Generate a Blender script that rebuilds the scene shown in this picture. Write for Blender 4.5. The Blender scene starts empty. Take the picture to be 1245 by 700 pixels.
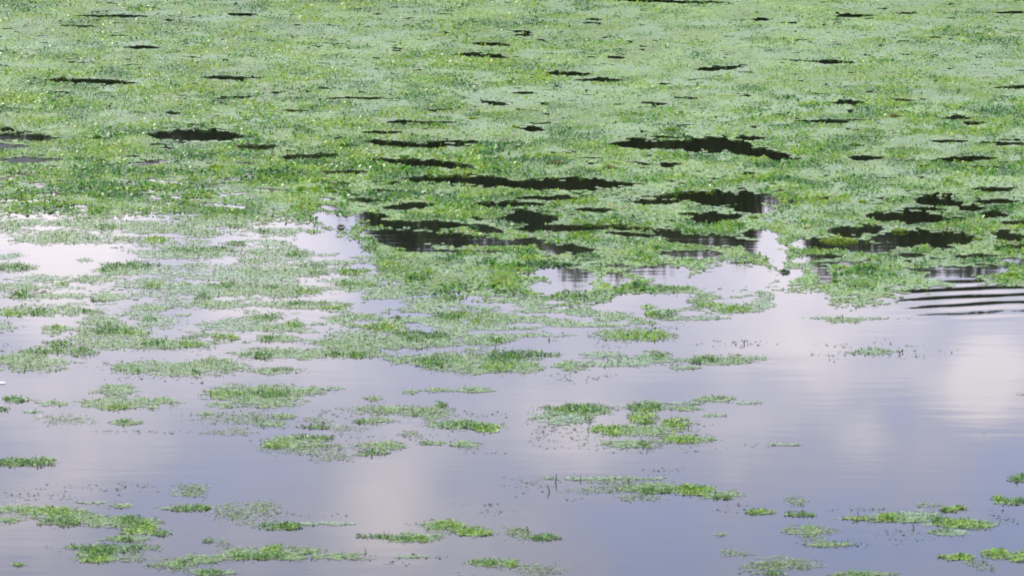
import bpy, math, random
import numpy as np

# ------------------------------------------------------------------ camera
W0, H0 = 1245.0, 700.0
CAM_H = 4.0
PITCH = math.radians(9.5)
F_PX = (W0 / 2) / math.tan(math.radians(10.0))
scene = bpy.context.scene
col = scene.collection
cam_d = bpy.data.cameras.new('camera')
cam_d.sensor_width = 36.0
cam_d.lens = 18.0 / math.tan(math.radians(10.0))
cam_d.clip_end = 4000
cam = bpy.data.objects.new('camera', cam_d)
col.objects.link(cam)
cam.location = (0, 0, CAM_H)
cam.rotation_euler = (math.radians(90) - PITCH, 0, 0)
scene.camera = cam
cam_d.dof.use_dof = True
cam_d.dof.focus_distance = 31.0
cam_d.dof.aperture_fstop = 5.6
scene.cycles.pixel_filter_type = 'BLACKMAN_HARRIS'
scene.cycles.filter_width = 1.6

# ------------------------------------------------------------------ light and exposure
SUN_EL, SUN_AZ = math.radians(47), math.radians(-38)     # azimuth from +Y, negative = towards -X
scene.view_settings.view_transform = 'Standard'
scene.view_settings.look = 'None'
scene.view_settings.exposure = 0.62
scene.view_settings.gamma = 1.0
scene.view_settings.use_curve_mapping = False

sun_d = bpy.data.lights.new('sun', 'SUN')
sun_d.energy = 3.2
sun_d.angle = math.radians(1.0)
sun_d.color = (1.0, 0.95, 0.87)
sun = bpy.data.objects.new('sun', sun_d)
col.objects.link(sun)
sun.rotation_euler = (math.radians(90) - SUN_EL, 0, math.pi - SUN_AZ)
sun.location = (-30, 40, 60)

def nod(nt, t, **kw):
    n = nt.nodes.new(t)
    for k, v in kw.items():
        setattr(n, k, v)
    return n

def pix_dir(u, v):
    x = (u - W0 / 2) / F_PX
    y = -(v - H0 / 2) / F_PX
    cp, sp = math.cos(PITCH), math.sin(PITCH)
    return np.stack([x + 0 * y, cp + y * sp + 0 * x, -sp + y * cp + 0 * x], -1)

world = bpy.data.worlds.new('World')
scene.world = world
world.use_nodes = True
wt = world.node_tree
wt.nodes.clear()
w_out = nod(wt, 'ShaderNodeOutputWorld')
w_bg = nod(wt, 'ShaderNodeBackground')
w_bg.inputs['Strength'].default_value = 0.1
sky = nod(wt, 'ShaderNodeTexSky', sky_type='NISHITA', sun_disc=False)
sky.sun_elevation = SUN_EL
sky.sun_rotation = SUN_AZ
sky.air_density = 1.3
sky.dust_density = 2.0
tc = nod(wt, 'ShaderNodeTexCoord')
mp = nod(wt, 'ShaderNodeMapping')
mp.inputs['Scale'].default_value = (9.0, 9.0, 17.0)
mp.inputs['Location'].default_value = (3.7, 1.2, 0.35)
wt.links.new(tc.outputs['Generated'], mp.inputs['Vector'])
nz = nod(wt, 'ShaderNodeTexNoise')
nz.inputs['Scale'].default_value = 1.0
nz.inputs['Detail'].default_value = 5.0
nz.inputs['Roughness'].default_value = 0.5
nz.inputs['Distortion'].default_value = 0.4
wt.links.new(mp.outputs['Vector'], nz.inputs['Vector'])
# a few cloud banks seen mirrored in the water: direction, width, brightness
acc = nz.outputs['Fac']
CLOUDS = [(60, 310, .05, .26), (100, 350, .04, .14), (330, 320, .045, .20), (370, 400, .035, .16), (250, 400, .035, .14),
          (1195, 430, .018, .20), (1190, 470, .02, .20), (1185, 515, .018, .14), (1240, 450, .03, .14), (1010, 480, .03, .10), (890, 500, .02, .08), (1050, 540, .016, .12), (1120, 590, .03, .10),
          (940, 400, .06, .14), (1050, 410, .05, .10), (470, 600, .026, .14), (480, 650, .03, .10), (30, 590, .04, .14), (20, 660, .03, .08), (700, 470, .045, .14), (720, 540, .02, .12),
          (1190, 370, .02, -.08), (780, 680, .06, -.16), (1000, 690, .05, -.14), (1200, 690, .05, -.10), (190, 650, .035, -.10), (300, 560, .045, -.10), (1090, 500, .014, -.12), (600, 570, .03, -.08)]
for (u, v, wd, amp) in CLOUDS:
    d = pix_dir(np.array(u), np.array(v))
    d = d / np.linalg.norm(d)
    sb = nod(wt, 'ShaderNodeVectorMath', operation='DISTANCE')
    sb.inputs[1].default_value = (d[0], d[1], -d[2])
    wt.links.new(tc.outputs['Generated'], sb.inputs[0])
    mr = nod(wt, 'ShaderNodeMapRange', interpolation_type='SMOOTHSTEP')
    mr.inputs['From Min'].default_value = 0.0
    mr.inputs['From Max'].default_value = wd
    mr.inputs['To Min'].default_value = amp
    mr.inputs['To Max'].default_value = 0.0
    wt.links.new(sb.outputs['Value'], mr.inputs['Value'])
    ad = nod(wt, 'ShaderNodeMath', operation='ADD')
    wt.links.new(acc, ad.inputs[0])
    wt.links.new(mr.outputs['Result'], ad.inputs[1])
    acc = ad.outputs[0]
mp2 = nod(wt, 'ShaderNodeMapping')
mp2.inputs['Scale'].default_value = (46.0, 46.0, 60.0)
wt.links.new(tc.outputs['Generated'], mp2.inputs['Vector'])
nz2 = nod(wt, 'ShaderNodeTexNoise')
nz2.inputs['Scale'].default_value = 1.0
nz2.inputs['Detail'].default_value = 4.0
wt.links.new(mp2.outputs['Vector'], nz2.inputs['Vector'])
md = nod(wt, 'ShaderNodeMath', operation='MULTIPLY_ADD')
md.inputs[1].default_value = 0.26
md.inputs[2].default_value = -0.13
wt.links.new(nz2.outputs['Fac'], md.inputs[0])
ad = nod(wt, 'ShaderNodeMath', operation='ADD')
wt.links.new(acc, ad.inputs[0])
wt.links.new(md.outputs[0], ad.inputs[1])
acc = ad.outputs[0]
rmp = nod(wt, 'ShaderNodeValToRGB')
e = rmp.color_ramp.elements
e[0].position, e[0].color = 0.26, (0.340, 0.412, 0.690, 1)
e[1].position, e[1].color = 0.80, (0.765, 0.70, 0.76, 1)
m_ = e.new(0.52)
m_.color = (0.468, 0.462, 0.605, 1)
wt.links.new(acc, rmp.inputs['Fac'])
gain = nod(wt, 'ShaderNodeVectorMath', operation='SCALE')
gain.inputs['Scale'].default_value = 21.3
wt.links.new(rmp.outputs['Color'], gain.inputs[0])
mx = nod(wt, 'ShaderNodeMix', data_type='RGBA')
mx.inputs['Factor'].default_value = 0.85
wt.links.new(sky.outputs['Color'], mx.inputs['A'])
wt.links.new(gain.outputs['Vector'], mx.inputs['B'])
wt.links.new(mx.outputs['Result'], w_bg.inputs['Color'])
wt.links.new(w_bg.outputs[0], w_out.inputs['Surface'])

# ------------------------------------------------------------------ helpers
rng = np.random.default_rng(11)
random.seed(5)

def ground(u, v):
    """a pixel's direction followed to the water surface (z = 0)"""
    d = pix_dir(np.asarray(u, float), np.asarray(v, float))
    t = CAM_H / -d[..., 2]
    return d[..., 0] * t, d[..., 1] * t, t          # x, y, metres per (pixel / F_PX)

_lat = rng.random((256, 256))
def vnoise(x, y):
    x = np.asarray(x); y = np.asarray(y)
    xi = np.floor(x).astype(int); yi = np.floor(y).astype(int)
    fx = x - xi; fy = y - yi
    fx = fx * fx * (3 - 2 * fx); fy = fy * fy * (3 - 2 * fy)
    a = _lat[xi & 255, yi & 255]; b = _lat[(xi + 1) & 255, yi & 255]
    c = _lat[xi & 255, (yi + 1) & 255]; d = _lat[(xi + 1) & 255, (yi + 1) & 255]
    return (a * (1 - fx) + b * fx) * (1 - fy) + (c * (1 - fx) + d * fx) * fy

def fbm(x, y, n=3):
    s = 0; a = 1; t = 0
    for i in range(n):
        s = s + a * vnoise(x * 2 ** i + 17.3 * i, y * 2 ** i + 5.1 * i); t += a; a *= .55
    return s / t

def sstep(a, b, x):
    t = np.clip((x - a) / (b - a), 0, 1)
    return t * t * (3 - 2 * t)

def poly_mesh(name, V, C, mat):
    """V (n, k, 3): n separate k-gons; C (n, 3) a colour for each"""
    n, k = V.shape[:2]
    me = bpy.data.meshes.new(name)
    me.vertices.add(n * k)
    me.vertices.foreach_set('co', V.astype(np.float32).ravel())
    me.loops.add(n * k)
    me.loops.foreach_set('vertex_index', np.arange(n * k, dtype=np.int32))
    me.polygons.add(n)
    me.polygons.foreach_set('loop_start', np.arange(0, n * k, k, dtype=np.int32))
    me.update()
    at = me.attributes.new('tint', 'FLOAT_COLOR', 'POINT')
    c4 = np.ones((n, k, 4), np.float32)
    c4[:, :, :3] = C[:, None, :]
    at.data.foreach_set('color', c4.ravel())
    me.materials.append(mat)
    return me

def obj(name, me, parent=None, loc=(0, 0, 0)):
    o = bpy.data.objects.new(name, me)
    col.objects.link(o)
    o.parent = parent
    o.location = loc
    return o

def tag(o, label=None, cat=None, group=None, kind=None):
    for k, v in (('label', label), ('category', cat), ('group', group), ('kind', kind)):
        if v: o[k] = v
    return o

def mat(name):
    m = bpy.data.materials.new(name)
    m.use_nodes = True
    nt = m.node_tree
    return m, nt, nt.nodes['Principled BSDF']

# ------------------------------------------------------------------ materials
def weed_material(name, rough, spec, transl, bump):
    m, nt, p = mat(name)
    at = nod(nt, 'ShaderNodeAttribute', attribute_name='tint')
    gm = nod(nt, 'ShaderNodeNewGeometry')
    nz = nod(nt, 'ShaderNodeTexNoise'); nz.inputs['Scale'].default_value = 22.0; nz.inputs['Detail'].default_value = 4.0
    nt.links.new(gm.outputs['Position'], nz.inputs['Vector'])
    mr = nod(nt, 'ShaderNodeMapRange'); mr.inputs['From Min'].default_value = .3; mr.inputs['From Max'].default_value = .7
    mr.inputs['To Min'].default_value = .72; mr.inputs['To Max'].default_value = 1.28
    nt.links.new(nz.outputs['Fac'], mr.inputs['Value'])
    sc = nod(nt, 'ShaderNodeVectorMath', operation='SCALE')
    nt.links.new(at.outputs['Color'], sc.inputs[0]); nt.links.new(mr.outputs['Result'], sc.inputs['Scale'])
    nt.links.new(sc.outputs['Vector'], p.inputs['Base Color'])
    p.inputs['Roughness'].default_value = rough
    p.inputs['IOR'].default_value = 1.36
    p.inputs['Specular IOR Level'].default_value = spec
    if bump:
        bm = nod(nt, 'ShaderNodeBump'); bm.inputs['Strength'].default_value = .6; bm.inputs['Distance'].default_value = bump
        nt.links.new(nz.outputs['Fac'], bm.inputs['Height']); nt.links.new(bm.outputs['Normal'], p.inputs['Normal'])
    if transl:
        tr = nod(nt, 'ShaderNodeBsdfTranslucent'); nt.links.new(sc.outputs['Vector'], tr.inputs['Color'])
        mxs = nod(nt, 'ShaderNodeMixShader'); mxs.inputs[0].default_value = transl
        nt.links.new(p.outputs[0], mxs.inputs[1]); nt.links.new(tr.outputs[0], mxs.inputs[2])
        nt.links.new(mxs.outputs[0], nt.nodes['Material Output'].inputs['Surface'])
    return m

M_FILM = weed_material('wet_weed_film', .42, .33, 0, .012)
M_LEAF = weed_material('weed_leaf', .38, .28, .38, 0)
M_SPECK = weed_material('submerged_stem', .5, .4, 0, 0)
M_TREE = weed_material('tree_leaf', .5, .4, .25, 0)

M_AWASH = weed_material('weed_film_awash', .5, .3, 0, 0)      # film lying just under the water's skin
_p = M_AWASH.node_tree.nodes['Principled BSDF']
_p.inputs['Coat Weight'].default_value = .42
_p.inputs['Coat IOR'].default_value = 1.333
_p.inputs['Coat Roughness'].default_value = .12

def plain(name, c, rough=.7, scale=6., var=.25):
    m, nt, p = mat(name)
    gm = nod(nt, 'ShaderNodeNewGeometry')
    nz = nod(nt, 'ShaderNodeTexNoise'); nz.inputs['Scale'].default_value = scale; nz.inputs['Detail'].default_value = 6
    nt.links.new(gm.outputs['Position'], nz.inputs['Vector'])
    r = nod(nt, 'ShaderNodeValToRGB')
    r.color_ramp.elements[0].position = .3; r.color_ramp.elements[1].position = .7
    r.color_ramp.elements[0].color = tuple(x * (1 - var) for x in c) + (1,)
    r.color_ramp.elements[1].color = tuple(x * (1 + var) for x in c) + (1,)
    nt.links.new(nz.outputs['Fac'], r.inputs['Fac']); nt.links.new(r.outputs['Color'], p.inputs['Base Color'])
    p.inputs['Roughness'].default_value = rough
    return m

M_BARK = plain('bark', (.09, .07, .05))
M_BANK = plain('bank_grass', (.06, .10, .03), .9, 1.5, .4)
M_TWIG = plain('wet_twig', (.035, .028, .026), .5, 30)
M_WALL = plain('render_wall', (.62, .60, .58), .8, 2, .06)
M_ROOF = plain('roof_tile', (.20, .12, .09), .8, 3, .2)
M_PANE = plain('window_pane', (.03, .035, .04), .1, 3, .1)
M_FEATHER = plain('white_feather', (.8, .8, .78), .6, 40, .05)

# ------------------------------------------------------------------ water, bank
def water_material():
    m, nt, p = mat('lake_water')
    gm = nod(nt, 'ShaderNodeNewGeometry')
    p.inputs['Base Color'].default_value = (.009, .011, .006, 1)
    p.inputs['Roughness'].default_value = .03
    p.inputs['IOR'].default_value = 1.333
    def wave(scl, amp, rot, dist):
        mp = nod(nt, 'ShaderNodeMapping'); mp.inputs['Scale'].default_value = scl; mp.inputs['Rotation'].default_value = (0, 0, rot)
        nt.links.new(gm.outputs['Position'], mp.inputs['Vector'])
        n = nod(nt, 'ShaderNodeTexNoise'); n.inputs['Scale'].default_value = 1; n.inputs['Detail'].default_value = 2; n.inputs['Distortion'].default_value = dist
        nt.links.new(mp.outputs[0], n.inputs['Vector'])
        s = nod(nt, 'ShaderNodeMath', operation='MULTIPLY'); s.inputs[1].default_value = amp
        nt.links.new(n.outputs['Fac'], s.inputs[0])
        return s.outputs[0]
    def op(o, a, b):
        n = nod(nt, 'ShaderNodeMath', operation=o)
        for i, x in enumerate((a, b)):
            if isinstance(x, (int, float)): n.inputs[i].default_value = x
            elif x is not None: nt.links.new(x, n.inputs[i])
        return n.outputs[0]
    w1 = wave((.6, 2.6, 1), .00055, .06, .3)
    w2 = wave((2.0, 7.0, 1), .00030, -.05, .2)
    # the wake of something swimming past: a short train of wavelets running in from one side
    x1, y1, _ = ground(1078., 364.8); x2, y2, _ = ground(1244., 358.5)
    L = math.hypot(x2 - x1, y2 - y1); nx, ny = -(y2 - y1) / L, (x2 - x1) / L
    sp = nod(nt, 'ShaderNodeSeparateXYZ'); nt.links.new(gm.outputs['Position'], sp.inputs[0])
    wob = wave((1.1, .9, 1), .34, 0, 0)
    s = op('ADD', op('ADD', op('MULTIPLY', sp.outputs['X'], float(nx)), op('MULTIPLY', sp.outputs['Y'], float(ny))), float(-(nx * x1 + ny * y1)))
    s = op('ADD', s, wob)
    lam = .37
    sn = op('SINE', op('MULTIPLY', s, 2 * math.pi / lam), None)
    env = op('POWER', 2.718, op('MULTIPLY', -1.0, op('POWER', op('ABSOLUTE', op('DIVIDE', op('SUBTRACT', s, .10), .80), None), 4.0)))
    mr = nod(nt, 'ShaderNodeMapRange', interpolation_type='SMOOTHSTEP')
    mr.inputs['From Min'].default_value = float(x1) - .2; mr.inputs['From Max'].default_value = float(x1) + .5
    nt.links.new(sp.outputs['X'], mr.inputs['Value'])
    wk = op('MULTIPLY', op('MULTIPLY', op('MULTIPLY', sn, env), mr.outputs['Result']), .0012)
    h = op('ADD', op('ADD', w1, w2), wk)
    b = nod(nt, 'ShaderNodeBump'); b.inputs['Strength'].default_value = 1; b.inputs['Distance'].default_value = 1
    nt.links.new(h, b.inputs['Height']); nt.links.new(b.outputs['Normal'], p.inputs['Normal'])
    return m

def sheet(name, x0, x1, y0, y1, z, m):
    me = bpy.data.meshes.new(name)
    me.from_pydata([(x0, y0, z), (x1, y0, z), (x1, y1, z), (x0, y1, z)], [], [(0, 1, 2, 3)])
    me.materials.append(m)
    return tag(obj(name, me), kind='structure')

BANK_Y = 82.0
sheet('lake_water', -260, 260, -30, BANK_Y + 3, 0, water_material())
bv, bf = [], []
for i in range(81):
    x = -260 + i * 6.5
    e0 = .5 * math.sin(i * .7) + .4 * math.sin(i * 1.9)
    for (dy, z) in ((-.2, -.3), (.5, .12), (2.0, .5), (9, .8), (900, 1.2)):
        bv.append((x, BANK_Y + dy + (e0 if dy < 5 else 0), z))
for i in range(80):
    for j in range(4):
        a = i * 5 + j
        bf.append((a, a + 5, a + 6, a + 1))
me = bpy.data.meshes.new('far_bank'); me.from_pydata(bv, [], bf); me.materials.append(M_BANK)
tag(obj('far_bank', me), kind='structure')

# ------------------------------------------------------------------ weed pieces
GREEN = {   # real leaf colours
    'film': np.array([.118, .196, .046]), 'g': np.array([.085, .235, .013]), 'd': np.array([.028, .112, .018]),
    'y': np.array([.245, .400, .028]), 'p': np.array([.165, .255, .070]), 's': np.array([.090, .108, .092]), 'o': np.array([.26, .17, .07]), 't': np.array([.065, .180, .055])}

def pads(u, v, rx, ry, colr, z0=.0015, z1=.0045):
    """small flat irregular rafts of matted weed lying on the water, one hexagon each; rx, ry in pixels at their place"""
    n = len(u)
    ang = np.arange(6) * (math.pi / 3) + rng.random((n, 1)) * 1.0
    rad = .65 + .5 * rng.random((n, 6))
    uu = u[:, None] + np.cos(ang) * rad * rx[:, None]
    vv = v[:, None] - np.sin(ang) * rad * ry[:, None]
    X, Y, _ = ground(uu, vv)
    Z = z0 + (z1 - z0) * rng.random((n, 1)) + (rng.random((n, 6)) - .5) * .0022
    return np.stack([X, Y, np.maximum(Z, .0012)], -1), colr

def leaves(u, v, ln, wd, zb, colr, flat=.5, drift=None):
    """single leaves: pointed quads, each with its own heading and tilt; ln, wd in pixels at their place, zb base height in metres"""
    n = len(u)
    X, Y, t = ground(u, v)
    s = t / F_PX
    L = ln * s; B = wd * s
    az = rng.random(n) * 2 * math.pi if drift is None else rng.normal(0, drift, n)
    tl = np.abs(rng.normal(0, flat, n)).clip(0, 1.35)
    a = np.stack([np.cos(az) * np.cos(tl), np.sin(az) * np.cos(tl), np.sin(tl)], -1)
    b = np.stack([-np.sin(az), np.cos(az), rng.normal(0, .25, n)], -1)
    b /= np.linalg.norm(b, axis=1)[:, None]
    base = np.stack([X, Y, zb], -1)
    tip = base + a * L[:, None]
    mid = base + a * (L * .5)[:, None]
    droop = np.array([0, 0, 1.0]) * (L * .10)[:, None]
    V = np.stack([base, mid + b * (B * .5)[:, None] + droop, tip, mid - b * (B * .5)[:, None] + droop], 1)
    V[:, :, 2] = np.maximum(V[:, :, 2], .0015)
    return V, colr

def vary(base, n, k=.25, hue=.12):
    c = base[None, :] * (1 + k * rng.normal(0, 1, (n, 1))).clip(.45, 1.8)
    return (c * (1 + hue * rng.normal(0, 1, (n, 3)))).clip(.008, .6)

def centred(V):
    c = V.reshape(-1, 3).mean(0); c[2] = 0
    return c

# ------------------------------------------------------------------ the continuous mat and its open gaps
K3 = 420 / 1245.0
TL = {'A': (0, 230), 'B': (311, 230), 'C': (622, 230), 'D': (933, 230), 'E': (0, 380), 'F': (311, 380), 'G': (622, 380), 'H': (933, 380),
      'I': (0, 525), 'J': (311, 525), 'K': (622, 525), 'L': (933, 525), 'M': (311, 130), 'N': (622, 130), 'O': (933, 130), 'P': (0, 80)}
TS = {'Q': (0, 0), 'R': (420, 0), 'S': (825, 0)}
def tp(t, x, y):
    if t in TL: return TL[t][0] + x / 4.0, TL[t][1] + y / 4.0
    return TS[t][0] + x * K3, TS[t][1] + y * K3

HOLES = {
 'P': [(215,70,670,85,18),(265,128,350,132,8),(985,58,1274,62,14),(1060,158,1225,152,14),(820,230,875,232,12),(725,335,1200,345,44),(-90,345,290,352,26),(-60,310,60,312,14),(-80,390,130,395,18),(735,385,810,385,9),(580,443,675,441,7),(620,480,820,467,18),(890,440,990,440,7),(1150,392,1280,402,16),(1090,552,1190,556,11),(1170,474,1220,476,7),(900,287,1000,285,7),(-60,462,300,458,18),(130,545,0,545,8),(130,625,340,625,9),(100,570,230,570,7),(0,650,300,660,9),(250,690,420,680,9),(800,640,980,650,8),(960,672,1200,690,12)],
 'Q': [(265,57,540,60,9),(225,93,350,97,5),(820,52,920,55,9),(450,172,575,173,8),(245,226,315,226,5),(390,130,480,130,4),(1030,398,1100,400,6),(1145,318,1195,320,6),(1180,356,1245,353,5)],
 'R': [(940,0,1245,8,8),(870,70,935,73,5),(615,128,670,128,4),(460,155,600,166,10),(395,196,575,206,12),(725,263,870,268,11),(830,290,995,287,11),(940,205,1000,213,7),(-20,355,165,357,7),(490,365,575,378,12),(285,398,370,397,6),(605,335,680,336,6),(1080,372,1160,376,8),(1130,303,1160,303,5),(1200,352,1265,355,6)],
 'S': [(-30,10,175,10,7),(265,72,325,70,9),(565,60,705,55,11),(790,48,860,48,6),(1140,47,1275,46,7),(75,252,220,242,13),(470,222,620,226,11),(230,345,265,345,6),(550,370,675,370,13),(775,357,845,365,8),(1140,317,1275,315,8),(-30,353,45,353,5),(1180,0,1275,0,5)],
 'M': [(140,17,245,20,9),(825,18,935,14,6),(640,75,790,73,13),(760,78,970,78,10),(525,125,705,125,11),(530,168,800,190,22),(650,190,1050,190,14),(830,170,1130,172,12),(-20,200,95,190,22),(100,245,410,238,20),(555,255,1065,293,28),(320,322,525,315,14),(365,376,455,374,12),(730,352,1000,352,24),(920,352,1250,372,42),(550,405,740,410,9),(660,367,710,368,8),(0,400,175,406,10),(305,452,390,452,12),(450,450,620,462,16),(640,490,870,475,24),(320,485,400,500,16),(270,525,480,570,44),(440,545,640,530,30),(440,568,1000,578,26),(780,570,1010,575,30),(1030,575,1190,610,30),(520,610,1250,665,48),(600,640,850,690,44),(650,700,1250,705,12),(1060,475,1250,480,20),(1180,545,1250,545,16),(1045,545,1125,547,10)],
 'N': [(-60,378,600,375,42),(-20,370,200,385,22),(490,178,900,185,32),(760,185,1170,190,52),(1080,215,1274,228,36),(560,157,640,155,8),(680,148,830,150,8),(1100,152,1220,152,18),(105,80,210,80,7),(50,108,160,112,18),(310,247,435,250,6),(585,268,670,282,9),(725,282,800,280,18),(1120,325,1180,326,9),(0,445,310,440,14),(180,445,310,445,18),(-60,475,150,475,20),(330,500,480,505,18),(720,440,1000,425,28),(560,460,830,462,16),(870,450,1274,450,60),(1080,490,1264,500,32),(880,545,1100,535,38),(820,522,900,522,14),(-20,540,220,545,44),(20,520,140,560,50),(20,590,400,595,24),(300,577,700,595,16),(450,610,700,630,16),(700,610,860,640,44),(780,640,1140,660,42),(-20,655,160,655,20),(130,680,400,695,20),(1130,620,1264,630,30)],
 'C': [(-20,255,120,270,26),(130,285,380,300,36),(180,340,230,342,8),(300,344,410,346,8),(30,420,200,410,12),(120,400,410,430,50),(210,465,390,470,44),(450,435,570,440,40),(760,320,1020,318,26),(460,375,570,372,16),(800,440,920,455,34),(820,390,860,400,26),(480,540,880,545,56),(570,400,870,402,46),(880,440,1270,425,110),(100,478,240,475,44),(1130,285,1290,295,60),(640,470,900,440,40),(170,548,260,545,14),(400,575,640,590,28)],
 'O': [(-20,235,90,245,38),(60,255,160,255,10),(140,70,390,75,14),(380,65,540,66,6),(865,53,985,55,15),(950,80,1060,80,12),(805,167,960,167,11),(1000,175,1274,182,13),(1130,162,1230,163,7),(400,247,560,252,15),(630,260,730,264,6),(800,262,1110,250,20),(950,285,1180,300,10),(735,285,780,285,10),(520,345,620,345,6),(1000,400,1190,405,20),(690,427,920,427,8),(720,455,950,470,40),(950,490,1050,495,22),(1000,465,1220,460,16),(660,497,860,502,12),(480,530,870,545,40),(870,545,970,545,10),(1040,525,1160,530,28),(1160,565,1264,568,14),(300,610,560,595,42),(120,665,520,670,44),(500,640,1010,640,64),(400,690,620,690,32),(1090,615,1264,640,32),(-20,440,40,470,32),(60,460,165,463,10),(250,443,305,445,14)],
 'D': [(780,425,1160,385,48),(880,440,1050,455,28),(860,400,1050,385,20),(700,390,850,395,12),(900,330,1120,325,14),(640,320,760,325,16),(790,338,860,340,8),(230,395,310,430,50),(150,340,360,325,16),(120,345,220,350,20),(250,360,500,365,14),(1140,345,1264,350,20),(1160,280,1264,280,18),(690,495,1300,485,30),(560,540,1300,522,22),(30,190,45,400,40),(60,430,160,400,40)],
}
HL = []
for t, hs in HOLES.items():
    k = .25 if t in TL else K3
    for (x1, y1, x2, y2, th) in hs:
        a = tp(t, x1, y1); b = tp(t, x2, y2)
        HL.append((a[0] - 5, a[1], b[0] + 5, b[1], max(th * k * .80, 1.2)))

EDGE = np.array([(-400,262),(-120,250),(0,253),(60,252),(110,258),(200,253),(250,261),(311,262),(350,259),(385,262),(440,284),(452,300),(462,318),(470,332),(500,350),(560,350),(585,352),(622,358),(700,362),(742,354),(790,350),(835,345),(860,333),(900,323),(950,318),(962,345),(1000,350),(1012,361),(1045,365),(1062,361),(1105,349),(1180,345),(1245,342),(1400,348),(1650,372)], float)

def in_gap(u, v, su, sv):
    gap = np.zeros(len(u), bool)
    for (x1, y1, x2, y2, th) in HL:
        lo, hi = min(x1, x2) - 8, max(x1, x2) + 8
        m = np.nonzero((su > lo) & (su < hi) & (sv > min(y1, y2) - th - 3) & (sv < max(y1, y2) + th + 3))[0]
        if len(m) == 0: continue
        dx, dy = x2 - x1, y2 - y1
        l2 = dx * dx + dy * dy
        pu, pv = su[m] - x1, sv[m] - y1
        if abs(dy) > abs(dx) * 3:
            s = (pv * dy) / (dy * dy); off = np.abs(pu - dx * s) * .5 * (.35 + 1.5 * fbm(u[m] / 14, v[m] / 2.4 + 7, 3))
        else:
            s = pu / dx; off = np.abs(pv - dy * s)
        taper = np.clip(1 - np.abs(2 * s - 1) ** 2.2, 0, 1) ** .75 * (.30 + 1.35 * fbm(u[m] / 9 + x1, v[m] / 1.3, 3))
        inside = off < th * taper
        gap[m[inside]] = True
    return gap

def mat_cover(u, v):
    """1 where the continuous mat lies, 0 in open water"""
    wu = (fbm(u / 16, v / 5 + 40, 3) - .5) * 26
    wv = (fbm(u / 22 + 90, v / 5, 3) - .5) * (2.0 + 7.0 * np.clip(v, 0, 400) / 350)
    fu, fv = u + wu, v + wv
    f = sstep(15, -13, fv - np.interp(fu, EDGE[:, 0], EDGE[:, 1]) + (fbm(u / 40, v / 9, 2) - .5) * 10)
    f = f * 1.0
    f[in_gap(u, v, u + wu * .45, v + wv * .42)] = 0
    # fine gaps, more of them towards the open water
    g = fbm(u / 17 + 300, v / 2.2, 3)
    low = sstep(150, 260, v) * sstep(430, 250, u)
    mid = sstep(190, 250, v) * sstep(370, 450, u)
    f = np.where(g < .285 + .09 * low + .055 * mid, 0, f)
    out = (u < -40) | (u > W0 + 40)
    f = np.where(out & (fbm(u / 45, v / 5 + 700, 2) < .33), 0, f)
    return f

def cells(u0, u1, v0, v1, du, dv):
    gu, gv = np.meshgrid(np.arange(u0, u1, du), np.arange(v0, v1, dv))
    u = gu.ravel() + rng.random(gu.size) * du
    v = gv.ravel() + rng.random(gv.size) * dv
    return u, v

V_TOP = -95.0                  # where the mat meets the far bank
u, v = np.concatenate([np.array(cells(-30, 1275, -12, 412, 2.5, .8)), np.array(cells(-330, -30, -12, 330, 5, 1.7)), np.array(cells(1275, 1575, -12, 380, 5, 1.7)), np.array(cells(-330, 1575, V_TOP, -12, 6, 1.2))], 1)
keep = rng.random(len(u)) < mat_cover(u, v)
u, v = u[keep], v[keep]
coarse = (u < -30) | (u > 1275) | (v < -12)
tone = fbm(u / 70 + 11, v / 14 + 3, 3)                    # larger areas: greyer film / greener film
warm = fbm(u / 120 + 51, v / 20 + 9, 2)
cl = vary(GREEN['film'], len(u), .17, .06)
cl = cl * (1 + .65 * (tone - .5) - .13 * sstep(900, 200, u))[:, None]
cl = cl + (sstep(.5, .72, warm) * .35)[:, None] * (np.array([.14, .21, .045]) - cl)
grey = (sstep(.46, .72, fbm(u / 50 + 5, v / 9 + 77, 2) + .14 * sstep(500, 1100, u)) * .6)[:, None]
cl = cl * (1 - grey) + np.array([.152, .228, .118]) * grey
rx = (2.0 + 3.2 * rng.random(len(u))) * np.where(coarse, 1.8, 1)
ry = (.55 + .4 * rng.random(len(u))) * np.where(coarse, 1.7, 1)
Vp, Cp = pads(u, v, rx, ry, cl)
mat_root = tag(obj('floating_weed_mat', poly_mesh('weed_film', Vp, Cp, M_FILM)), 'continuous green mat of floating water weed broken by dark open gaps', 'water weed', None, 'stuff')

# leaves standing out of the mat, gathered in drifts
u, v = np.concatenate([np.array(cells(-30, 1275, -12, 405, 1.25, .95)), np.array(cells(-330, -30, -12, 330, 4, 2)), np.array(cells(1275, 1575, -12, 370, 4, 2)), np.array(cells(-330, 1575, V_TOP, -12, 5, 2))], 1)
drift = fbm(u / 34 + 200, v / (4 + 3 * np.clip(v, 0, 400) / 350), 3)
big = fbm(u / 150 + 61, v / 30 + 24, 2)
leftish = sstep(900, 100, u) * .10 - sstep(500, 1100, u) * .02 - .05 * sstep(290, 350, v)
pr = sstep(.40, .62, drift + .35 * (big - .5) + leftish) * .92 + .15
keep = rng.random(len(u)) < pr * np.minimum(1, mat_cover(u, v))
u, v, drift, big = u[keep], v[keep], drift[keep], big[keep]
n = len(u)
coarse = (u < -30) | (u > 1275) | (v < -12)
hue = fbm(u / 34 + 400, v / 7 + 31, 3) + .10 * rng.normal(0, 1, n)
c = vary(GREEN['g'], n, .24, .10)
fy = sstep(.54, .68, hue + .10 * sstep(250, 0, v))[:, None]; c = c * (1 - fy) + vary(GREEN['y'], n, .25, .07) * .80 * fy
fd = sstep(.45, .34, hue)[:, None]; c = c * (1 - fd) + vary(GREEN['d'], n, .3, .1) * fd
ro = rng.random(n) < .003
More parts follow.
